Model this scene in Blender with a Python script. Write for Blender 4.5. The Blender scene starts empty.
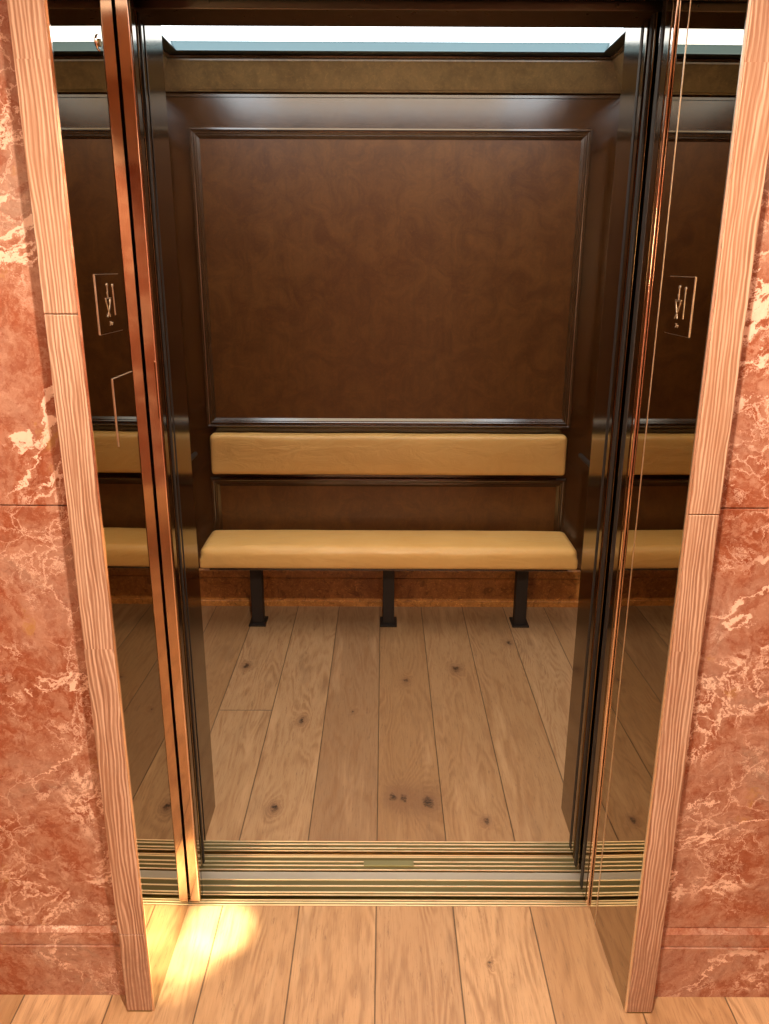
import bpy, bmesh, math, random
from mathutils import Vector, Matrix
random.seed(7)
SC = bpy.context.scene
COL = SC.collection
PI = math.pi

# ------------------------------------------------------------------ node helper
class NT:
    def __init__(s, name):
        m = bpy.data.materials.new(name); m.use_nodes = True
        s.m = m; s.t = m.node_tree; s.t.nodes.clear()
        s.out = s.n('ShaderNodeOutputMaterial')
        s.b = s.n('ShaderNodeBsdfPrincipled')
        s.l(s.b.outputs[0], s.out.inputs[0])
        s.co = s.n('ShaderNodeTexCoord').outputs['Object']
    def n(s, typ, **k):
        x = s.t.nodes.new(typ)
        for a, v in k.items(): setattr(x, a, v)
        return x
    def l(s, a, b): s.t.links.new(a, b)
    def inp(s, sock, v):
        if v is None: return
        if hasattr(v, 'is_output'): s.l(v, sock)
        else: sock.default_value = v
    def math(s, op, a, b=None, c=None, clamp=False):
        x = s.n('ShaderNodeMath', operation=op, use_clamp=clamp)
        s.inp(x.inputs[0], a); s.inp(x.inputs[1], b); s.inp(x.inputs[2], c)
        return x.outputs[0]
    def vmath(s, op, a, b=None):
        x = s.n('ShaderNodeVectorMath', operation=op)
        s.inp(x.inputs[0], a); s.inp(x.inputs[1], b)
        return x.outputs['Value'] if op in ('LENGTH', 'DISTANCE') else x.outputs[0]
    def sep(s, v):
        x = s.n('ShaderNodeSeparateXYZ'); s.l(v, x.inputs[0]); return x.outputs
    def comb(s, a, b, c):
        x = s.n('ShaderNodeCombineXYZ')
        for i, v in enumerate((a, b, c)): s.inp(x.inputs[i], v)
        return x.outputs[0]
    def scale(s, v, xyz):
        return s.vmath('MULTIPLY', v, xyz)
    def noise(s, v, sc=1.0, det=4, rough=.5, dist=0, col=False):
        x = s.n('ShaderNodeTexNoise'); s.l(v, x.inputs['Vector'])
        x.inputs['Scale'].default_value = sc; x.inputs['Detail'].default_value = det
        x.inputs['Roughness'].default_value = rough; x.inputs['Distortion'].default_value = dist
        return x.outputs['Color' if col else 'Fac']
    def ramp(s, f, stops, interp='LINEAR'):
        x = s.n('ShaderNodeValToRGB'); s.inp(x.inputs[0], f)
        r = x.color_ramp; r.interpolation = interp
        while len(r.elements) < len(stops): r.elements.new(.5)
        for e, (p, c) in zip(r.elements, stops):
            e.position = p
            e.color = (c, c, c, 1) if isinstance(c, (int, float)) else (*c, 1)
        return x.outputs[0]
    def mix(s, f, a, b, mode='MIX'):
        x = s.n('ShaderNodeMix', data_type='RGBA', blend_type=mode)
        s.inp(x.inputs[0], f)
        for i, v in ((6, a), (7, b)):
            if isinstance(v, tuple): v = (*v, 1)
            s.inp(x.inputs[i], v)
        return x.outputs[2]
    def sstep(s, v, lo, hi, a=0., b=1.):
        x = s.n('ShaderNodeMapRange', interpolation_type='SMOOTHSTEP')
        s.inp(x.inputs[0], v)
        for i, q in enumerate((lo, hi, a, b)): x.inputs[i + 1].default_value = q
        return x.outputs[0]
    def bump(s, h, st=.2, d=.01):
        x = s.n('ShaderNodeBump'); x.inputs['Strength'].default_value = st; x.inputs['Distance'].default_value = d
        s.l(h, x.inputs['Height']); s.l(x.outputs[0], s.b.inputs['Normal'])
    def set(s, **k):
        for a, v in k.items():
            if isinstance(v, tuple) and len(v) == 3: v = (*v, 1)
            s.inp(s.b.inputs[a.replace('_', ' ')], v)
        return s.m

# ------------------------------------------------------------------ materials
def mat_floor():
    m = NT('oak_plank_floor')
    P = m.co; X, Y, Z = m.sep(P)[:3]
    t = m.math('DIVIDE', m.math('ADD', X, 4.0475), .2007)      # plank number
    idx = m.math('FLOOR', t); fr = m.math('FRACT', t)
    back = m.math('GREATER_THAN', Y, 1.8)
    isp = m.math('MULTIPLY', m.math('COMPARE', idx, 17., .5), m.math('LESS_THAN', Y, 2.63))
    far = m.math('LESS_THAN', Y, .9)
    seed = m.math('ADD', m.math('ADD', m.math('MULTIPLY', idx, 1.37), m.math('MULTIPLY', back, 53.3)), m.math('ADD', m.math('MULTIPLY', isp, 7.7), m.math('MULTIPLY', far, 31.1)))
    wn = m.n('ShaderNodeTexWhiteNoise', noise_dimensions='1D'); m.l(seed, wn.inputs['W'])
    rnd = wn.outputs['Value']
    knots = [(.124, 2.099, .020), (.050, 2.118, .012), (.015, 2.123, .014), (-.353, 2.068, .012), (.073, 2.855, .011), (.285, 2.959, .016),
             (-.591, 2.975, .014), (.296, 2.011, .009), (-.317, 2.558, .012), (.541, 3.196, .013), 
             (.24, 1.50, .004), (-.13, 2.62, .006)]
    kw = m.noise(P, 38, 3, .6, 0, col=True)
    KP = m.vmath('ADD', P, m.scale(m.vmath('SUBTRACT', kw, (.5, .5, .5)), (.030, .05, 0)))
    field = None; dark = None
    for kx, ky, r in knots:
        d = m.vmath('LENGTH', m.scale(m.vmath('SUBTRACT', KP, (kx, ky, 0)), (1., .62, 0)))
        g = m.math('DIVIDE', r * r * 6, m.math('ADD', m.math('MULTIPLY', d, d), r * r * 3))
        field = g if field is None else m.math('ADD', field, g)
        k = m.sstep(d, r * .35, r * 1.1, 1, 0)
        dark = k if dark is None else m.math('MAXIMUM', dark, k)
    off = m.comb(m.math('MULTIPLY', seed, 3.1), m.math('MULTIPLY', seed, 5.3), seed)
    g1 = m.vmath('ADD', m.scale(P, (5.2, .85, 1)), off)
    n1 = m.noise(g1, 1, 2, .5, .3)
    g2 = m.vmath('ADD', m.scale(P, (30, 5, 1)), off)
    n2 = m.noise(g2, 1, 3, .6)
    h = m.math('ADD', m.math('ADD', m.math('MULTIPLY', n1, 1.0), m.math('MULTIPLY', field, .10)), m.math('MULTIPLY', n2, .07))
    ring = m.math('SINE', m.math('MULTIPLY', h, 150.))
    ring = m.math('MULTIPLY_ADD', ring, .5, .5)
    fib = m.noise(m.vmath('ADD', m.scale(P, (330, 14, 1)), off), 1, 5, .7)
    fleck = m.noise(m.vmath('ADD', m.scale(P, (90, 13, 1)), off), 1, 6, .78)
    blot = m.noise(m.vmath('ADD', m.scale(P, (7, 2.2, 1)), off), 1, 3, .6)
    tone = m.ramp(m.math('MULTIPLY_ADD', rnd, .6, m.math('MULTIPLY', blot, .5)), [(0.15, (.35, .185, .082)), (.5, (.48, .275, .135)), (.85, (.60, .375, .205))])
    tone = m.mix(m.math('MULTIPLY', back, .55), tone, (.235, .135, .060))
    # the third cabin plank from the left is the darkest board
    isd = m.math('MULTIPLY', m.math('COMPARE', idx, 19., .5), back)
    tone = m.mix(m.math('MULTIPLY', isd, .55), tone, (.24, .135, .07))
    isd2 = m.math('MULTIPLY', m.math('COMPARE', idx, 20., .5), m.math('SUBTRACT', 1., back))
    tone = m.mix(m.math('MULTIPLY', isd2, .3), tone, (.26, .13, .06))
    c = m.mix(m.math('MULTIPLY', ring, m.math('MULTIPLY', m.sstep(n2, .35, .65), .60)), tone, (.23, .108, .045))
    c = m.mix(m.sstep(fib, .48, .72, 0, .55), c, (.20, .10, .05))
    c = m.mix(m.sstep(fleck, .56, .70, 0, .6), c, (.16, .08, .04))
    c = m.mix(m.sstep(blot, .56, .74, 0, .45), c, (.17, .09, .045))
    lite = m.noise(m.vmath('ADD', m.scale(P, (16, 1.6, 1)), m.vmath('ADD', off, (5.5, 0, 0))), 1, 3, .6)
    c = m.mix(m.sstep(lite, .54, .74, 0, .32), c, (.62, .40, .22))
    c = m.mix(m.sstep(field, .35, 1.6, 0, .55), c, (.17, .08, .04))
    kn = m.noise(P, 90, 3, .7)
    c = m.mix(m.math('MULTIPLY', dark, m.sstep(kn, .35, .6, .3, 1.)), c, (.035, .018, .01))
    seam = m.math('MAXIMUM', m.sstep(m.math('ABSOLUTE', m.math('SUBTRACT', fr, .5)), .4885, .494),
                  m.math('MULTIPLY', m.math('COMPARE', idx, 17., .5), m.sstep(m.math('ABSOLUTE', m.math('SUBTRACT', Y, 2.63)), .001, .003, 1, 0)))
    c = m.mix(m.math('MULTIPLY', seam, .75), c, (.05, .028, .015))
    hh = m.math('SUBTRACT', m.math('MULTIPLY_ADD', ring, .1, m.math('MULTIPLY', fib, .25)), m.math('ADD', m.math('MULTIPLY', seam, 1.2), dark))
    m.bump(hh, .35, .003)
    return m.set(Base_Color=c, Roughness=m.math('MULTIPLY_ADD', fib, .2, .34), IOR=1.45)

def mat_marble(name, off, tint=1.0):
    m = NT(name)
    P = m.vmath('ADD', m.co, off)
    w = m.noise(P, 2.2, 5, .6, 0, col=True)
    W = m.vmath('ADD', P, m.scale(m.vmath('SUBTRACT', w, (.5, .5, .5)), (.22, .22, .22)))
    w2 = m.noise(P, 14, 7, .75, 0, col=True)
    W2 = m.vmath('ADD', W, m.scale(m.vmath('SUBTRACT', w2, (.5, .5, .5)), (.07, .07, .07)))
    cl = m.noise(W, 4.5, 7, .68, .6)
    base = m.ramp(cl, [(.28, (.19, .042, .016)), (.42, (.31, .088, .040)), (.5, (.345, .138, .082)), (.58, (.37, .18, .122)), (.72, (.335, .215, .16))])
    # clouded pebbly fragments
    fine = m.noise(W2, 22, 6, .7, .5)
    base = m.mix(m.sstep(fine, .50, .58, 0, .42), base, (.52, .28, .19))
    base = m.mix(m.sstep(fine, .46, .38, 0, .55), base, (.25, .062, .027))
    grit = m.noise(W2, 85, 4, .75)
    base = m.mix(m.sstep(grit, .48, .66, 0, .35), base, (.60, .36, .26))
    base = m.mix(m.sstep(grit, .46, .34, 0, .4), base, (.22, .06, .03))
    v = m.n('ShaderNodeTexVoronoi', feature='DISTANCE_TO_EDGE'); m.l(W2, v.inputs['Vector']); v.inputs['Scale'].default_value = 11
    vd = v.outputs['Distance']
    msk = m.noise(P, 4.2, 3, .6)
    veinA = m.math('MULTIPLY', m.sstep(vd, .0, .022, 1, 0), m.sstep(msk, .47, .60))
    # long sloping creamy veins: ridge of a stretched noise
    ang = .35
    rot = m.n('ShaderNodeVectorRotate', rotation_type='Y_AXIS'); m.l(W2, rot.inputs['Vector']); rot.inputs['Angle'].default_value = ang
    ln = m.noise(m.scale(rot.outputs[0], (1.3, 2, 4.2)), 1.25, 5, .58, .2)
    rd = m.math('ABSOLUTE', m.math('SUBTRACT', ln, .5))
    wide = m.noise(W2, 16, 4, .6)
    veinB = m.math('MULTIPLY', m.sstep(m.math('SUBTRACT', rd, m.math('MULTIPLY', m.sstep(wide, .45, .7), .018)), .001, .008, 1, 0), m.sstep(m.noise(P, 3.1, 2, .5), .40, .52))
    ln2 = m.noise(m.scale(W2, (1, 1, 1.5)), 5.5, 6, .62, 0)
    rd2 = m.math('ABSOLUTE', m.math('SUBTRACT', ln2, .5))
    veinC = m.math('MULTIPLY', m.sstep(rd2, 0, .009, 1, 0), m.sstep(msk, .46, .60, .0, .75))
    # web of cream patches inside the veined zones
    pt = m.noise(W2, 13, 7, .66, 1.0)
    ptr = m.math('ABSOLUTE', m.math('SUBTRACT', pt, .5))
    zone = m.sstep(m.noise(m.vmath('ADD', P, (3.3, 1.7, 9.1)), 3.0, 4, .6), .535, .62)
    veinD = m.math('MULTIPLY', m.sstep(ptr, .008, .035, 1, 0), zone)
    al = m.math('MAXIMUM', m.math('MAXIMUM', m.math('MULTIPLY', veinA, .7), veinB), m.math('MAXIMUM', veinC, veinD))
    c = m.mix(m.math('MULTIPLY', al, m.sstep(fine, .3, .55, .7, 1.)), base, (.83, .58, .45))
    och = m.math('MULTIPLY', m.sstep(m.noise(W2, 10, 4, .6), .63, .70), m.sstep(cl, .4, .55))
    c = m.mix(m.math('MULTIPLY', och, .6), c, (.42, .22, .05))
    crack = m.math('MULTIPLY', m.sstep(vd, .0, .007, 1, 0), m.sstep(msk, .5, .42, 0, .6))
    c = m.mix(crack, c, (.24, .06, .03))
    if tint != 1: c = m.mix(1., c, (tint, tint, tint), 'MULTIPLY')
    return m.set(Base_Color=c, Roughness=.22, IOR=1.5)

def mat_casing():
    m = NT('salmon_veined_casing')
    P = m.co; X, Y, Z = m.sep(P)[:3]
    sg = m.math('FLOOR', m.math('MULTIPLY', m.math('ADD', Z, .1), 1.0))
    wob = m.noise(m.vmath('ADD', m.scale(P, (9, 9, 1.6)), m.comb(sg, 0, 0)), 1, 3, .55)
    wob2 = m.noise(m.scale(P, (30, 30, 12)), 1, 3, .6)
    u = m.math('ADD', m.math('ADD', X, m.math('MULTIPLY', wob, .055)), m.math('MULTIPLY', wob2, .005))
    s1 = m.math('MULTIPLY_ADD', m.math('SINE', m.math('MULTIPLY', u, 900.)), .5, .5)
    s2 = m.noise(m.comb(m.math('MULTIPLY', u, 230.), 0, m.math('MULTIPLY', Z, 3.)), 1, 3, .6)
    s3 = m.noise(m.scale(P, (420, 420, 14)), 1, 3, .6)
    f = m.math('ADD', m.math('MULTIPLY', s1, .22), m.math('ADD', m.math('MULTIPLY', s2, .62), m.math('MULTIPLY', s3, .32)))
    c = m.ramp(f, [(.33, (.21, .095, .053)), (.48, (.32, .160, .095)), (.60, (.42, .245, .160)), (.72, (.64, .44, .32))])
    b = m.noise(m.scale(P, (9, 9, 1.4)), 1, 2, .5)
    c = m.mix(m.sstep(b, .4, .65, 0, .35), c, (.38, .18, .085))
    foot_noise = m.noise(P, 60, 3, .6)
    foot = m.math('MULTIPLY', m.sstep(Z, .23, .14), m.sstep(foot_noise, .3, .7, .2, .55))
    c = m.mix(foot, c, (.27, .15, .10))  # mottled brown tone, stronger towards the foot of the casing
    m.bump(f, .25, .002)
    return m.set(Base_Color=c, Roughness=.42)

def mat_darkwood(name, a, b, rough=.3, burl=0., ior=1.75):
    m = NT(name); P = m.co
    n1 = m.noise(P, 9, 7, .72, 1.0)
    n2 = m.noise(m.scale(P, (30, 30, 3.5)), 1, 4, .6)
    n3 = m.noise(P, 60, 5, .7, 1.6)
    c = m.mix(m.sstep(n1, .30, .70), a, b)
    c = m.mix(m.sstep(n2, .45, .75, 0, .28), c, tuple(x * .5 for x in a))
    c = m.mix(m.sstep(n3, .5, .72, 0, .22 + burl * .5), c, tuple(min(1, x * (1.7 + burl)) for x in b))
    if burl:
        n4 = m.noise(P, 16, 5, .7, 2.)
        c = m.mix(m.sstep(n4, .52, .64, 0, burl), c, tuple(x * .4 for x in a))
    m.bump(n3, .03, .002)
    return m.set(Base_Color=c, Roughness=m.math('MULTIPLY_ADD', n1, .10, rough), IOR=ior)

def mat_metal(name, col, rough, wob=0., stretch=(1, 1, 1), sc=6):
    m = NT(name)
    if wob:
        n = m.noise(m.scale(m.co, stretch), sc, 2, .5); m.bump(n, wob, .004)
    n = m.noise(m.co, 35, 3, .6)
    r = m.math('MULTIPLY_ADD', n, rough * .5, rough * .75)
    return m.set(Base_Color=col, Metallic=1., Roughness=r)

def mat_leather():
    m = NT('tan_leather'); P = m.co
    n = m.noise(P, 5, 4, .6); f = m.noise(P, 260, 3, .6); wr = m.noise(m.scale(P, (6, 14, 14)), 1, 4, .6, 1.6)
    c = m.mix(n, (.64, .355, .105), (.78, .485, .175))
    c = m.mix(m.sstep(wr, .6, .7, 0, .12), c, (.48, .24, .07))
    h = m.math('ADD', m.math('MULTIPLY', f, .05), m.math('MULTIPLY', wr, 1.))
    m.bump(h, .5, .008)
    return m.set(Base_Color=c, Roughness=.36, IOR=1.45)

def mat_plain(name, col, rough=.5, metal=0.):
    m = NT(name); n = m.noise(m.co, 20, 3, .6)
    c = m.mix(m.math('MULTIPLY', n, .3), col, tuple(x * .7 for x in col))
    return m.set(Base_Color=c, Roughness=rough, Metallic=metal)

def mat_emit(name, col, st):
    m = NT(name)
    return m.set(Base_Color=(.8, .8, .8), Emission_Color=col, Emission_Strength=st, Roughness=.6)

M_floor = mat_floor()
M_marL = mat_marble('rose_marble', (0, 0, 0))
M_marR = mat_marble('rose_marble_right', (4.1, 2.2, 7.3))
M_marB = mat_marble('rose_marble_base', (9.2, 1.1, 3.3))
M_cas = mat_casing()
M_wood = mat_darkwood('dark_stained_panel', (.078, .024, .0035), (.135, .050, .0085), .33, 0., 1.6)
M_frame = mat_darkwood('dark_stained_frame', (.046, .014, .0022), (.076, .027, .0048), .13, 0., 2.0)
M_mould = mat_darkwood('dark_moulding', (.045, .019, .007), (.070, .032, .012), .14, 0., 2.0)
M_lip = mat_metal('cool_grey_ledge', (.085, .120, .128), .34)
M_burl = mat_darkwood('burl_frieze', (.13, .078, .030), (.22, .135, .052), .3, .25)
M_burlb = mat_darkwood('burl_baseboard', (.32, .115, .022), (.50, .215, .052), .34, .6, 1.5)
M_mirror = mat_metal('bronze_mirror', (.40, .33, .225), .012)
M_return = mat_metal('dark_polished_bronze', (.145, .108, .064), .10, .05, (1, 1, .3), 7)
M_header = mat_metal('dark_header_bronze', (.11, .092, .07), .3)
M_copper = mat_metal('polished_copper', (.93, .73, .60), .06)
M_brass = mat_metal('brass_sill', (.95, .82, .56), .33)
M_brassd = mat_metal('dark_groove_brass', (.24, .19, .08), .42)
M_gap = mat_metal('grey_metal', (.60, .52, .42), .5)
M_etch = mat_metal('bright_engraving', (.95, .85, .72), .35)
M_lea = mat_leather()
M_black = mat_plain('black_bronze_paint', (.012, .007, .005), .6, 0.)
M_dark = mat_plain('shaft_dark', (.02, .015, .012), .8)
M_plaster = mat_plain('warm_plaster', (.75, .56, .42), .8)
M_glow = mat_emit('cool_cove_glow', (.90, .97, 1.), 4.2)
M_glow2 = mat_emit('warm_panel_glow', (1., .80, .55), 3.2)
M_lob = mat_emit('lobby_ceiling_glow', (1., .80, .60), 1.5)

# ------------------------------------------------------------------ mesh helpers
def link(name, bm, mats, parent=None, bevel=0., seg=2, smooth=False, loc=None):
    me = bpy.data.meshes.new(name)
    bmesh.ops.recalc_face_normals(bm, faces=bm.faces)
    bm.to_mesh(me); bm.free()
    o = bpy.data.objects.new(name, me); COL.objects.link(o)
    for m in (mats if isinstance(mats, (list, tuple)) else [mats]): me.materials.append(m)
    if parent is not None:
        o.parent = parent
        o.location = -Vector(parent.location)      # meshes are written in world units
    if bevel:
        b = o.modifiers.new('bevel', 'BEVEL'); b.width = bevel; b.segments = seg; b.limit_method = 'ANGLE'; b.angle_limit = .6
        b.harden_normals = True
        smooth = True
    if smooth:
        for p in me.polygons: p.use_smooth = True
        if not bevel:
            pass
    return o
def box(bm, x0, x1, y0, y1, z0, z1):
    v = [bm.verts.new((x, y, z)) for x in (x0, x1) for y in (y0, y1) for z in (z0, z1)]
    for f in ((0, 1, 3, 2), (4, 6, 7, 5), (0, 4, 5, 1), (2, 3, 7, 6), (0, 2, 6, 4), (1, 5, 7, 3)):
        bm.faces.new([v[i] for i in f])
    return bm
def B(*a): return box(bmesh.new(), *a)
def thing(name, label, cat, loc, group=None):
    o = bpy.data.objects.new(name, None); COL.objects.link(o); o.location = loc
    o.empty_display_size = .1
    tag(o, label, cat, group); return o
def tag(o, label, cat, group=None):
    o['label'] = label; o['category'] = cat
    if group: o['group'] = group
    return o
def struct(o): o['kind'] = 'structure'; return o
def prof_x(bm, pts, x0, x1):
    """closed profile of (y,z) extruded along X"""
    a = [bm.verts.new((x0, y, z)) for y, z in pts]; b = [bm.verts.new((x1, y, z)) for y, z in pts]
    n = len(pts)
    for i in range(n): bm.faces.new((a[i], a[(i + 1) % n], b[(i + 1) % n], b[i]))
    bm.faces.new(a); bm.faces.new(b[::-1]); return bm
def ring(bm, x0, x1, y0, y1, prof):
    """profile (offset inwards, z) swept round the inside of a rectangular room, mitred; closed"""
    R = []
    for o, z in prof:
        R.append([bm.verts.new(p) for p in ((x0 + o, y0 + o, z), (x1 - o, y0 + o, z), (x1 - o, y1 - o, z), (x0 + o, y1 - o, z))])
    n = len(prof)
    for i in range(n):
        A, Bq = R[i], R[(i + 1) % n]
        for k in range(4): bm.faces.new((A[k], A[(k + 1) % 4], Bq[(k + 1) % 4], Bq[k]))
    return bm
def frame(bm, a0, a1, z0, z1, prof, tf):
    """moulding round a rectangle on a wall; profile (inset, stand-off); tf maps (a, stand-off, z) to world"""
    R = []
    for o, s in prof:
        R.append([bm.verts.new(tf(a, s, z)) for a, z in ((a0 + o, z0 + o), (a1 - o, z0 + o), (a1 - o, z1 - o), (a0 + o, z1 - o))])
    n = len(prof)
    for i in range(n):
        A, Bq = R[i], R[(i + 1) % n]
        for k in range(4): bm.faces.new((A[k], A[(k + 1) % 4], Bq[(k + 1) % 4], Bq[k]))
    return bm
def cushion(x0, x1, y0, y1, z0, z1, rt, rb, puff, nx=60, ny=14, nz=8):
    """softly padded box"""
    bm = bmesh.new(); box(bm, -1, 1, -1, 1, -1, 1)
    bmesh.ops.subdivide_edges(bm, edges=[e for e in bm.edges if abs(e.verts[0].co.x - e.verts[1].co.x) > 1], cuts=nx, use_grid_fill=True)
    bmesh.ops.subdivide_edges(bm, edges=[e for e in bm.edges if abs(e.verts[0].co.y - e.verts[1].co.y) > 1], cuts=ny, use_grid_fill=True)
    bmesh.ops.subdivide_edges(bm, edges=[e for e in bm.edges if abs(e.verts[0].co.z - e.verts[1].co.z) > 1], cuts=nz, use_grid_fill=True)
    hx, hy, hz = (x1 - x0) / 2, (y1 - y0) / 2, (z1 - z0) / 2
    c = Vector(((x0 + x1) / 2, (y0 + y1) / 2, (z0 + z1) / 2))
    from mathutils import noise
    for v in bm.verts:
        # spread points evenly in metres, denser near the rims
        p = Vector([math.copysign(1 - (1 - abs(q)) ** 1.35, q) if i else math.copysign(1 - (1 - abs(q)) ** 1.6, q) for i, q in enumerate(v.co)])
        q = Vector((p.x * hx, p.y * hy, p.z * hz))
        r = rt if q.z > 0 else rb
        inner = Vector((max(-hx + r, min(hx - r, q.x)), max(-hy + r, min(hy - r, q.y)), max(-hz + r, min(hz - r, q.z))))
        d = q - inner
        if d.length > 1e-9:
            m = max(abs(d.x), abs(d.y), abs(d.z)); d = d.normalized() * m
        q = inner + d
        ex = (1 - (abs(q.x) / hx) ** 6)
        if puff[2] and q.z > 0: q.z += puff[2] * ex * (1 - (q.y / hy) ** 2) * (q.z / hz)
        if puff[1] and q.y < 0: q.y -= puff[1] * ex * (1 - (q.z / hz) ** 2) * (-q.y / hy)
        w = noise.noise(Vector((q.x * 5, q.y * 9, q.z * 9)) + c) * .0022 + noise.noise(Vector((q.x * 17, q.y * 14, q.z * 14)) + c) * .0009
        v.co = c + q + Vector((0, -w, w))
    return bm
def cyl(bm, p, axis, r, h, n=32, r2=None):
    """closed cylinder starting at p along axis"""
    a = Vector(axis).normalized(); t = a.orthogonal().normalized(); u = a.cross(t); p = Vector(p)
    r2 = r if r2 is None else r2
    A = [bm.verts.new(p + (t * math.cos(2 * PI * i / n) + u * math.sin(2 * PI * i / n)) * r) for i in range(n)]
    C = [bm.verts.new(p + a * h + (t * math.cos(2 * PI * i / n) + u * math.sin(2 * PI * i / n)) * r2) for i in range(n)]
    for i in range(n): bm.faces.new((A[i], A[(i + 1) % n], C[(i + 1) % n], C[i]))
    bm.faces.new(A[::-1]); bm.faces.new(C); return bm

# ------------------------------------------------------------------ measures (metres; camera stands at y = 0)
YC, YW, YM = 1.365, 1.418, 1.672        # casing face, marble face, end of mirrored jamb
YS0, YS1 = 1.676, 1.772                 # landing sill
YT0, YT1 = 1.802, 1.921                 # cab sill
YF = 2.070                              # inner end of the return panels
YR = 3.605                              # rear wall
XM = .5255                               # mirrored jambs
XR = .534                               # cab return panels
XW = .96                                # cab side walls
ZH = 2.10                               # header
ZC = 2.442                              # luminous ceiling

# ------------------------------------------------------------------ setting: floors, walls, ceilings
struct(link('floor', B(-2.6, 2.6, -2.4, YS0, -.06, 0), M_floor))
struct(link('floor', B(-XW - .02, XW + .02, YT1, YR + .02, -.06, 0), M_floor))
struct(link('ceiling', B(-2.6, 2.6, -2.4, YW, 2.75, 2.8), M_plaster))

def marble_wall(name, sgn, mat):
    bm = bmesh.new()
    xa, xb = sorted((sgn * .548, sgn * 1.40)); xc, xd = sorted((sgn * 1.4015, sgn * 2.6))
    for x0, x1 in ((xa, xb), (xc, xd)):
        for z0, z1 in ((.19, 1.1685), (1.1705, 2.2), (2.202, 2.75)):
            box(bm, x0, x1, YW, YM - .01, z0, z1)
    return struct(link(name, bm, mat, bevel=.0012, seg=1))
wl = marble_wall('wall_left', -1, M_marL)
wr = marble_wall('wall_right', 1, M_marR)
for name, s in (('baseboard_left', -1), ('baseboard_right', 1)):
    bm = bmesh.new(); x0, x1 = sorted((s * .548, s * 2.6))
    prof_x(bm, [(YM - .01, 0), (YM - .01, .1895), (YW + .002, .1895), (YW - .006, .176), (YW - .006, .1425), (YW - .002, .1415), (YW - .002, .1405), (YW - .009, .1395), (YW - .009, 0)], x0, x1)
    struct(link(name, bm, M_marB))
# wall above the doorway
struct(link('wall_front', B(-.547, .547, YC + .02, YM - .01, 2.16, 2.75), M_marL))
# lobby walls behind the viewer (mirrored in the polished metal)
struct(link('wall_rear', B(-2.6, 2.6, -2.45, -2.4, 0, 2.25), M_marL))
struct(link('wall_rear', B(-2.6, 2.6, -2.45, -2.4, 2.25, 2.75), M_plaster))
struct(link('wall_left', B(-2.65, -2.6, -2.4, YM, 0, 2.75), M_marR))
struct(link('wall_right', B(2.6, 2.65, -2.4, YM, 0, 2.75), M_marL))

# door casings: two pieces of veined stone per side, and the head
def casing(n, s, joints):
    bm = bmesh.new(); x0, x1 = sorted((s * .5318, s * .588))
    zs = [0.004] + joints + [2.155]
    for a, b in zip(zs, zs[1:]):
        box(bm, x0, x1, YC, YW + .02, a + .0005, b - .0005)
    o = struct(link('trim_%d' % n, bm, M_cas, bevel=.002, seg=2))
    foot = link('foot_shim', B(x0 + .002, x1 - .002, YC + .002, YW, 0, .004), M_brassd, o)
    return o
casing(1, -1, [.218, 1.52])
casing(2, 1, [1.173])
struct(link('trim_3', B(-.60, .60, YC, YW + .02, 2.156, 2.24), M_cas, bevel=.002))

# ------------------------------------------------------------------ mirrored bronze jamb panels
XA = .5275
def xm(y): return XA - (y - YC) * (XA - .5232) / (YM - YC)
def sheet(s_, y0, y1, z0, z1, front=0., back=None):
    """slab lying on the jamb face; front = stand-off of its visible face"""
    bm = bmesh.new(); P = []
    for y in (y0, y1):
        xb = .5315 if back is None else xm(y) + back
        P += [(s_ * (xm(y) - front), y), (s_ * xb, y)]
    v = [[bm.verts.new((x, y, z)) for z in (z0, z1)] for x, y in (P[0], P[1], P[3], P[2])]
    for k in range(4): bm.faces.new((v[k][0], v[(k + 1) % 4][0], v[(k + 1) % 4][1], v[k][1]))
    bm.faces.new([q[0] for q in v]); bm.faces.new([q[1] for q in v]); return bm
LT = thing('mirror_panel', 'bronze mirrored jamb panel on the left side of the lift doorway', 'mirror', (-.53, 1.52, 0), 'mirrored jamb panels')
link('mirror_sheet', sheet(-1, YC + .006, YM, .002, 2.155), M_mirror, LT)
link('edge_trim', sheet(-1, YC + .002, YC + .006, .002, 2.155), M_copper, LT)
RT = thing('mirror_panel', 'bronze mirrored jamb panel with a bright vertical seam, right of the lift doorway', 'mirror', (.53, 1.52, 0), 'mirrored jamb panels')
link('mirror_sheet', sheet(1, YC + .006, 1.6165, .002, 2.155), M_mirror, RT)
link('mirror_sheet', sheet(1, 1.6185, YM, .002, 2.155), M_mirror, RT)
link('joint_strip', sheet(1, 1.6165, 1.6185, .002, 2.155, .001), M_etch, RT)
link('edge_trim', sheet(1, YC + .002, YC + .006, .002, 2.155), M_etch, RT)
# head soffit between the jambs
struct(link('trim_4', B(-.531, .531, YC + .02, YM, 2.157, 2.175), M_header))

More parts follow.
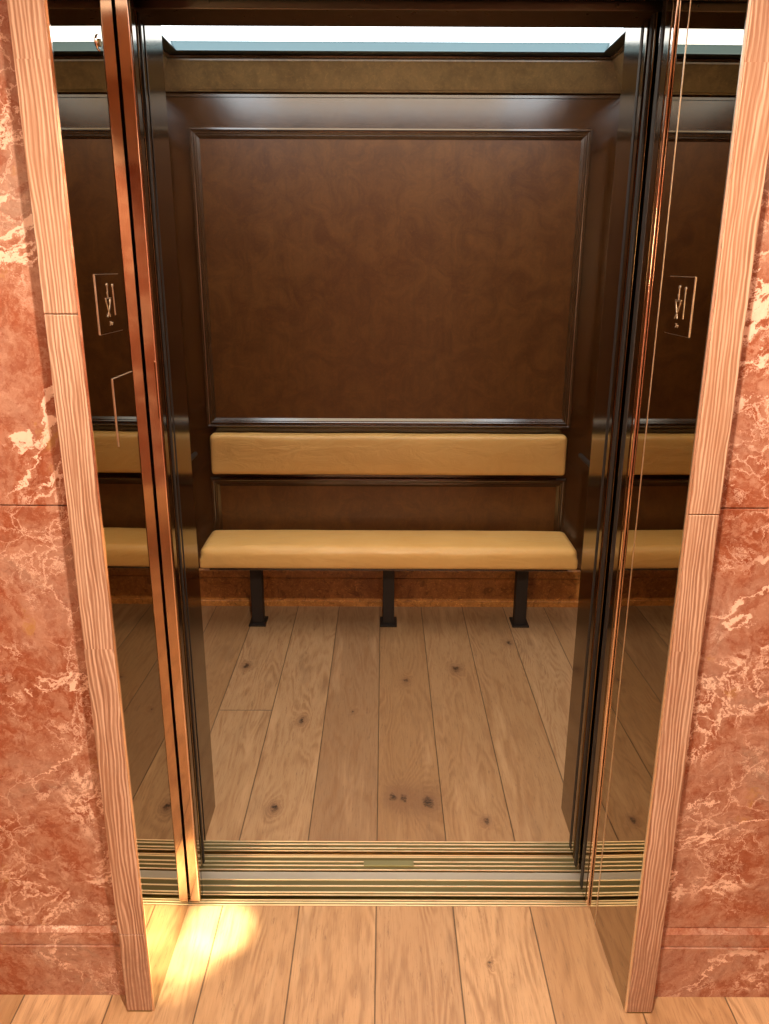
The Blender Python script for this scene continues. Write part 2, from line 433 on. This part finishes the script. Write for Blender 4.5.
# pictogram plates, one on each jamb
def stroke(bm, a, b, w, f):
    (u0, v0), (u1, v1) = a, b; L = math.hypot(u1 - u0, v1 - v0); nx, ny = -(v1 - v0) / L * w / 2, (u1 - u0) / L * w / 2
    P = [(u0 + nx, v0 + ny), (u0 - nx, v0 - ny), (u1 - nx, v1 - ny), (u1 + nx, v1 + ny)]
    lo = [bm.verts.new(f(u, v, 0)) for u, v in P]; hi = [bm.verts.new(f(u, v, .0009)) for u, v in P]
    bm.faces.new(hi); bm.faces.new(lo[::-1])
    for i in range(4): bm.faces.new((lo[i], lo[(i + 1) % 4], hi[(i + 1) % 4], hi[i]))
def plate(s, label):
    yc, zc = 1.508, 1.531
    t = thing('sign_plate', label, 'sign', (s * XM, yc, zc), 'pictogram plates on the mirrored jambs')
    TH = .0014; ya, yb = yc - .0605, yc + .0605; za, zb = zc - .0515, zc + .0515
    link('plate', sheet(s, ya, yb, za, zb, TH, 0), M_mirror, t)
    e = sheet(s, ya - .0014, ya, za, zb, TH + .0002, 0)
    me = bpy.data.meshes.new('tmp')
    for bmx in (sheet(s, ya, yb, zb, zb + .0010, TH + .0001, 0), sheet(s, ya, yb, za - .0006, za, TH, 0)):
        bmx.to_mesh(me); bmx.free(); e.from_mesh(me)
    link('plate_edge_glint', e, M_etch, t)  # near, top and bottom edges given brighter metal for the light they catch
    # u to the viewer's right: +y on the left jamb, -y on the right jamb
    f = lambda u, v, h: (s * (xm(yc - s * u) - TH - h), yc - s * u * .92, zc + .002 + v * .92)
    bm = bmesh.new()
    S = [((-.006, .034), (-.006, .010)), ((-.010, .020), (-.006, .012)), ((-.022, .0085), (.010, .0085)), ((-.020, .006), (-.011, -.012)), ((.008, .006), (-.003, -.012)),
         ((-.011, -.012), (-.003, -.027)), ((-.003, -.012), (-.017, -.027)), ((-.020, .0085), (-.016, .002)), ((.006, .0085), (.003, .001)),
         ((.026, .031), (.028, -.026))]
    for a, b in S: stroke(bm, a, b, .0022, f)
    cyl(bm, f(.026, .032, 0), (-s, 0, 0), .0030, .0011, 14); cyl(bm, f(-.006, .034, 0), (-s, 0, 0), .0032, .0011, 14)
    link('pictogram', bm, M_etch, t)
    bm = bmesh.new()
    for a, b in (((-.008, -.037), (-.002, -.037)), ((-.002, -.037), (-.003, -.041)), ((-.003, -.041), (-.008, -.044)), ((.001, -.039), (.004, -.044)), ((.004, -.044), (.007, -.039))):
        stroke(bm, a, b, .0014, f)
    link('caption', bm, M_etch, t)
plate(-1, 'small bronze plate with a bright standing figure pictogram on the left mirrored jamb')
plate(1, 'small bronze plate with a bright standing figure pictogram on the right mirrored jamb')
# blank plate below the left sign
t = thing('switch_plate', 'blank square bronze cover plate below the pictogram on the left mirrored jamb', 'plate', (-XM, 1.545, 1.331))
link('plate', sheet(-1, 1.487, 1.600, 1.268, 1.395, .0016, 0), M_mirror, t)
e = sheet(-1, 1.4856, 1.487, 1.267, 1.396, .0018, 0)
me = bpy.data.meshes.new('tmp'); bmx = sheet(-1, 1.487, 1.600, 1.395, 1.3962, .0017, 0); bmx.to_mesh(me); bmx.free(); e.from_mesh(me)
link('plate_edge_glint', e, M_etch, t)  # brighter metal on near and top edges puts caught light into the colour
# round keyhole escutcheon near the top of the left jamb
t = thing('keyhole_escutcheon', 'small round copper keyhole rosette high on the left mirrored jamb', 'keyhole', (-XM, 1.580, 1.973))
bm = bmesh.new(); cyl(bm, (-XM - .002, 1.580, 1.973), (1, 0, 0), .0145, .005, 40, .0125)
link('rosette', bm, M_copper, t, bevel=.0008)
bm = bmesh.new(); cyl(bm, (-XM + .003, 1.580, 1.973), (1, 0, 0), .0065, .0025, 28)
link('lock_cylinder', bm, M_brassd, t)

# ------------------------------------------------------------------ doors (slid open) and strike posts
def door(n, x_edge, x_far, y0, y1, mf, ms, r):
    o = struct(link('door_%d' % n, B(min(x_edge, x_far), max(x_edge, x_far), y0, y1, .004, ZH + .03), mf, bevel=r, seg=4))
    return o
d1 = door(1, -.4955, -1.25, 1.684, 1.712, M_copper, M_return, .0035)
# dark leading edge of the landing door
link('edge_cap', B(-.4995, -.4935, 1.6895, 1.7135, .006, ZH + .02), M_return, d1, bevel=.001)
door(2, -.515, -1.25, 1.722, 1.748, M_return, M_return, .002)
d3 = door(3, -.517, -1.25, 1.812, 1.842, M_return, M_return, .003)
link('edge_cap', B(-.519, -.5145, 1.822, 1.832, .006, ZH + .02), M_black, d3, bevel=.001)
door(4, -.526, -1.25, 1.856, 1.886, M_return, M_return, .002)
# strike side
o = struct(link('trim_5', B(.5175, .545, 1.676, 1.760, .002, ZH - .001), M_copper, bevel=.003, seg=4))
link('strike_channel', B(.5155, .5200, 1.690, 1.722, .004, ZH - .002), M_return, o, bevel=.002)
link('strike_channel', B(.5155, .5200, 1.730, 1.752, .004, ZH - .002), M_black, o, bevel=.002)
o = struct(link('trim_6', B(.522, .56, 1.806, 1.912, .002, ZH + .03), M_return, bevel=.003))
link('strike_channel', B(.5185, .526, 1.815, 1.833, .004, ZH + .02), M_black, o, bevel=.002)
link('strike_channel', B(.5185, .526, 1.846, 1.872, .004, ZH + .02), M_return, o, bevel=.004)
link('strike_channel', B(.5205, .528, 1.884, 1.902, .004, ZH + .02), M_black, o, bevel=.002)
# header parts
struct(link('trim_7', B(-1.25, .56, 1.674, 1.790, ZH, ZH + .22), M_header, bevel=.002))
struct(link('trim_8', B(-1.25, .56, 1.800, 1.918, ZH - .0155, ZH + .25), M_header, bevel=.002))
# hoistway side walls of the landing (dark pockets for the doors)
struct(link('wall_left', B(-1.3, -1.26, YM, YT1, -.06, 2.4), M_dark))
struct(link('wall_right', B(.562, .60, YM, YT1, -.06, 2.4), M_dark))

# ------------------------------------------------------------------ sills
def sill(y0, y1, ridges, track, x0, x1):
    """bright ridges with dull bands between them and one deep door track; face material 1 = the dull bands"""
    pts = [(y0, -.03, 1)]
    solid = sorted([(c - w * .8, c + w * .8) for c, w in ridges])
    z, zl = .0022, .0004
    for k, (a, b) in enumerate(solid):
        pts += [(a, zl, 0), (a + .0010, z - .0003, 0), (a + .0016, z, 0), (b - .0016, z, 0), (b - .0010, z - .0003, 0), (b, zl, 1)]
        if k + 1 < len(solid) and b < track[0] < solid[k + 1][0]:
            pts += [(track[0], zl, 1), (track[0] + .0003, -.015, 1), (track[1] - .0003, -.015, 1), (track[1], zl, 1)]
    pts += [(y1, -.03, 1)]
    bm = bmesh.new()
    A = [bm.verts.new((x0, y, zz)) for y, zz, _ in pts]; C = [bm.verts.new((x1, y, zz)) for y, zz, _ in pts]
    n = len(pts)
    for i in range(n):
        f = bm.faces.new((A[i], A[(i + 1) % n], C[(i + 1) % n], C[i])); f.material_index = pts[i][2]
    bm.faces.new(A); bm.faces.new(C[::-1]); return bm
t = thing('door_sill', 'grooved brass landing door sill next to the oak planks of the lobby', 'door sill', (0, 1.724, 0), 'grooved brass door sills')
link('sill_plate', sill(YS0, YS1, [(1.6785, .0025), (1.6875, .003), (1.6955, .0018), (1.7135, .0018), (1.7235, .003), (1.7460, .003), (1.7685, .0032)], (1.6985, 1.7105), -1.2, .56), [M_brass, M_brassd], t)
link('gap_plate', B(-.56, .556, YS1 + .0015, YT0 - .001, -.012, -.003), M_gap, t)
t2 = thing('door_sill', 'grooved brass cab door sill at the edge of the lift cab floor', 'door sill', (0, 1.86, 0), 'grooved brass door sills')
link('sill_plate', sill(YT0, YT1, [(1.8060, .0028), (1.8225, .0028), (1.8375, .003), (1.8560, .003), (1.8625, .0016), (1.8800, .0018), (1.8920, .003), (1.9075, .003), (1.9185, .002)], (1.8655, 1.8775), -1.2, .56), [M_brass, M_brassd], t2)
link('track_bottom', B(-1.2, .559, 1.8660, 1.8770, -.0149, -.013), mat_metal('track_brass', (.75, .36, .12), .3), t2)
link('insert_plate', B(-.070, .070, 1.8195, 1.8405, .0003, .0026), mat_metal('olive_brass', (.42, .37, .18), .4), t2, bevel=.0005)

# ------------------------------------------------------------------ cab shell
struct(link('wall_front', B(-1.0, -XR - .051, YT1 + .003, YF, 0, 2.25), M_frame))
struct(link('wall_front', B(XR + .051, 1.0, YT1 + .003, YF, 0, 2.25), M_frame))
struct(link('trim_9', B(-XR - .05, XR + .05, YT1 + .003, YF, ZH + .035, 2.25), M_header))
def ret(s, label):
    t = thing('return_panel', label, 'panel', (s * XR, 2.0, 0), 'polished return panels of the cab entrance')
    x0, x1 = sorted((s * XR, s * (XR + .050)))
    link('face_panel', B(x0, x1, YT1 + .003, YF + .0015, .001, 2.134), M_return, t, bevel=.0015)
    x0, x1 = sorted((s * (XR - .0012), s * (XR + .020)))
    link('front_bead', B(x0, x1, YT1, YT1 + .004, .001, 2.134), M_black, t)
    return t
ret(-1, 'dark polished bronze return panel on the left of the cab entrance')
ret(1, 'dark polished bronze return panel on the right of the cab entrance')

rear = struct(link('wall_rear', B(-XW - .02, XW + .02, YR, YR + .05, 0, 2.56), M_frame))
sl = struct(link('wall_left', B(-XW - .05, -XW, YF, YR, 0, 2.56), M_frame))
sr = struct(link('wall_right', B(XW, XW + .05, YF, YR, 0, 2.56), M_frame))
MP = [(0, 0), (0, .012), (.003, .018), (.009, .019), (.013, .013), (.017, .012), (.020, .015), (.024, .0148), (.027, .0118), (.031, .0118), (.0425, .0025), (.044, .0)]
def panels(parent, a0, a1, tf, lo=(.26, .650), hi=(.888, 2.142), zs=True):
    for (z0, z1) in (hi, lo):
        link('panel_moulding', frame(bmesh.new(), a0, a1, z0, z1, MP, tf), M_mould, parent, smooth=False)
        bm = bmesh.new()
        pts = [(a0 + .043, z0 + .043), (a1 - .043, z0 + .043), (a1 - .043, z1 - .043), (a0 + .043, z1 - .043)]
        A = [bm.verts.new(tf(a, .0022, z)) for a, z in pts]; Bq = [bm.verts.new(tf(a, 0, z)) for a, z in pts]
        bm.faces.new(A); bm.faces.new(Bq[::-1])
        for i in range(4): bm.faces.new((A[i], A[(i + 1) % 4], Bq[(i + 1) % 4], Bq[i]))
        link('inset_panel', bm, M_wood, parent)
panels(rear, -.831, .838, lambda a, s, z: (a, YR - s, z))
panels(sl, YF + .14, YR - .13, lambda a, s, z: (-XW + s, a, z))
panels(sr, YF + .14, YR - .13, lambda a, s, z: (XW - s, a, z))

# crown: sloping burl frieze, bead, dark recess, lip and glowing cove ledge
bm = bmesh.new()
FR = [(0, 2.274), (.016, 2.274), (.018, 2.279), (.022, 2.281), (.080, 2.372), (.080, 2.378), (0, 2.378)]
cr = struct(link('trim_10', ring(bm, -XW, XW, YF, YR, FR), M_burl))
link('crown_bead', ring(bmesh.new(), -XW, XW, YF, YR, [(0, 2.3785), (.084, 2.3785), (.090, 2.381), (.092, 2.387), (.088, 2.391), (.084, 2.392), (0, 2.392)]), M_mould, cr)
link('crown_lip', ring(bmesh.new(), -XW, XW, YF, YR, [(0, 2.3925), (.100, 2.3900), (.126, 2.392), (.129, 2.396), (.124, 2.401), (.106, 2.430), (.106, 2.434), (0, 2.434)]), M_lip, cr)
link('frieze_bead', ring(bmesh.new(), -XW, XW, YF, YR, [(0, 2.256), (.006, 2.256), (.006, 2.266), (.0, 2.273)]), M_mould, cr)
# luminous ceiling
struct(link('ceiling', B(-XW - .02, XW + .02, YF - .1, YR + .02, ZC + .04, ZC + .08), M_plaster))
t = thing('ceiling_light', 'bright luminous ceiling panel filling the top of the lift cab', 'ceiling light', (0, 2.84, ZC))
link('cove_diffuser', ring(bmesh.new(), -XW, XW, YF, YR, [(.01, ZC - .006), (.36, ZC - .006), (.36, ZC + .03), (.01, ZC + .03)]), M_glow, t)
link('centre_diffuser', B(-XW + .362, XW - .362, YF + .362, YR - .362, ZC - .004, ZC + .03), M_glow2, t)

# baseboards inside the cab
def bb(name, tf, a0, a1):
    P = [(0, 0), (.020, 0), (.020, .026), (.016, .029), (.014, .030), (.014, .1445), (.007, .1452), (.007, .1488), (.013, .1495), (.013, .184), (.006, .190), (0, .190)]
    bm = bmesh.new(); A = [bm.verts.new(tf(a0, o, z)) for o, z in P]; C = [bm.verts.new(tf(a1, o, z)) for o, z in P]
    n = len(P)
    for i in range(n): bm.faces.new((A[i], A[(i + 1) % n], C[(i + 1) % n], C[i]))
    bm.faces.new(A); bm.faces.new(C[::-1])
    return struct(link(name, bm, M_burlb))
bb('baseboard_rear', lambda a, o, z: (a, YR - o, z), -XW + .021, XW - .021)
bb('baseboard_left', lambda a, o, z: (-XW + o, a, z), YF, YR)
bb('baseboard_right', lambda a, o, z: (XW - o, a, z), YF, YR)

# dark handrails on the side walls (their ends peep out behind the return panels)
def rail(s, label):
    t = thing('handrail', label, 'handrail', (s * XW, 3.0, .80), 'dark handrails on the cab side walls')
    bm = bmesh.new()
    x = s * (XW - .112)
    cyl(bm, (x, 2.25, .805), (0, 1, 0), .0105, 1.165, 28)
    link('rail', bm, M_black, t, bevel=.003)
    for y in (2.4, 2.85, 3.28):
        bm = bmesh.new(); cyl(bm, (x, y, .80), (s, 0, 0), .007, .112, 16); cyl(bm, (s * (XW - .006), y, .80), (s, 0, 0), .02, .006, 24)
        link('bracket', bm, M_black, t)
rail(-1, 'dark round handrail on the left cab wall, only its tip visible')
rail(1, 'dark round handrail on the right cab wall, only its tip visible')

# ------------------------------------------------------------------ bench
t = thing('bench', 'long tan leather bench seat on three dark metal legs in the lift cab', 'bench', (0, 3.4, 0))
link('seat_cushion', cushion(-.827, .837, 3.262, 3.535, .322, .419, .034, .010, (0, .005, .009), 80, 18, 10), M_lea, t, smooth=True)
link('seat_board', B(-.79, .80, 3.285, 3.525, .306, .324), M_mould, t, bevel=.002)
for x in (-.602, .006, .619):
    lg = link('leg', B(x - .0265, x + .0265, 3.375, 3.430, .008, .308), M_black, t, bevel=.002)
    link('foot_plate', B(x - .039, x + .039, 3.352, 3.452, 0, .0085), M_black, lg, bevel=.001).location = (0, 0, 0)
t = thing('backrest_cushion', 'long tan leather backrest pad mounted on the rear cab wall above the bench seat', 'cushion', (0, YR, .77))
link('pad', cushion(-.806, .812, 3.512, 3.585, .684, .868, .018, .014, (0, .010, 0), 80, 8, 12), M_lea, t, smooth=True)
link('backing_board', B(-.79, .795, 3.584, YR, .676, .855), M_black, t)

# ------------------------------------------------------------------ light
def spot(name, loc, target, watts, col, angle, blend=.3, size=.04):
    d = bpy.data.lights.new(name, 'SPOT'); d.energy = watts; d.color = col; d.spot_size = math.radians(angle); d.spot_blend = blend; d.shadow_soft_size = size
    o = bpy.data.objects.new(name, d); COL.objects.link(o); o.location = loc
    o.rotation_euler = (Vector(target) - Vector(loc)).to_track_quat('-Z', 'Y').to_euler(); return o
WARM = (1., .83, .64)
spot('downlight_or_fill', (.05, .50, 2.74), (0, 1.25, 0), 325, WARM, 100, .7, .03)
spot('downlight_or_fill', (-1.5, .35, 2.74), (-1.3, 1.2, .4), 60, WARM, 100, .7, .05)
spot('downlight_or_fill', (1.5, .35, 2.74), (1.3, 1.2, .4), 60, WARM, 100, .7, .05)
spot('caustic_standin_spot', (.45, .60, 2.74), (-.432, 1.605, 0), 3400, (1., .88, .56), 3.9, .9, .02)  # added lamps standing in for light the mirrored jamb throws on the floor
spot('caustic_standin_spot', (.50, .60, 2.74), (-.486, 1.52, 0), 2300, (1., .86, .52), 3.2, .9, .02)
spot('caustic_standin_spot', (.50, .60, 2.74), (-.507, 1.44, 0), 700, (1., .86, .52), 2.4, .9, .02)
spot('downlight_or_fill', (1.4, -1.4, 2.74), (1.6, -2.4, 1.3), 600, WARM, 100, .7, .05)  # added to brighten the lobby back wall that the copper edges mirror
spot('downlight_or_fill', (-1.4, -1.4, 2.74), (-1.6, -2.4, 1.3), 600, WARM, 100, .7, .05)  # likewise added, for the left part of that mirrored wall
def area(name, loc, rot, sx, sy, watts, col):
    d = bpy.data.lights.new(name, 'AREA'); d.shape = 'RECTANGLE'; d.size = sx; d.size_y = sy; d.energy = watts; d.color = col
    o = bpy.data.objects.new(name, d); COL.objects.link(o); o.location = loc; o.rotation_euler = rot; return o
area('lobby_fill_area', (0, -.35, 2.74), (0, 0, 0), 3.6, 1.0, 24, (1., .84, .68))  # unseen soft fill added to give the landing wall frontal light
area('lobby_wall_light', (-1.62, -2.38, 1.72), (math.radians(90), 0, 0), .28, .50, 16, (1., .75, .40))

w = bpy.data.worlds.new('world'); SC.world = w; w.use_nodes = True
w.node_tree.nodes['Background'].inputs[0].default_value = (.05, .04, .035, 1)
w.node_tree.nodes['Background'].inputs[1].default_value = .3

# ------------------------------------------------------------------ camera
cd = bpy.data.cameras.new('camera'); cam = bpy.data.objects.new('camera', cd); COL.objects.link(cam)
F = Vector((.001051, .95501, -.296571)); R = Vector((.999991, .000205, .004202)).normalized(); U = R.cross(F).normalized()
cam.matrix_world = Matrix(((R.x, U.x, -F.x, -.0182), (R.y, U.y, -F.y, 0), (R.z, U.z, -F.z, 1.6), (0, 0, 0, 1)))
cd.sensor_fit = 'HORIZONTAL'; cd.sensor_width = 36; cd.lens = 793.46 / 769 * 36; cd.clip_start = .02
SC.camera = cam

SC.view_settings.view_transform = 'Standard'; SC.view_settings.look = 'None'
SC.view_settings.gamma = 1; SC.view_settings.use_curve_mapping = False
SC.view_settings.exposure = .0
cy = SC.cycles
cy.max_bounces = 14; cy.glossy_bounces = 10; cy.diffuse_bounces = 5
cy.sample_clamp_indirect = 6; cy.blur_glossy = .3
cy.use_denoising = True
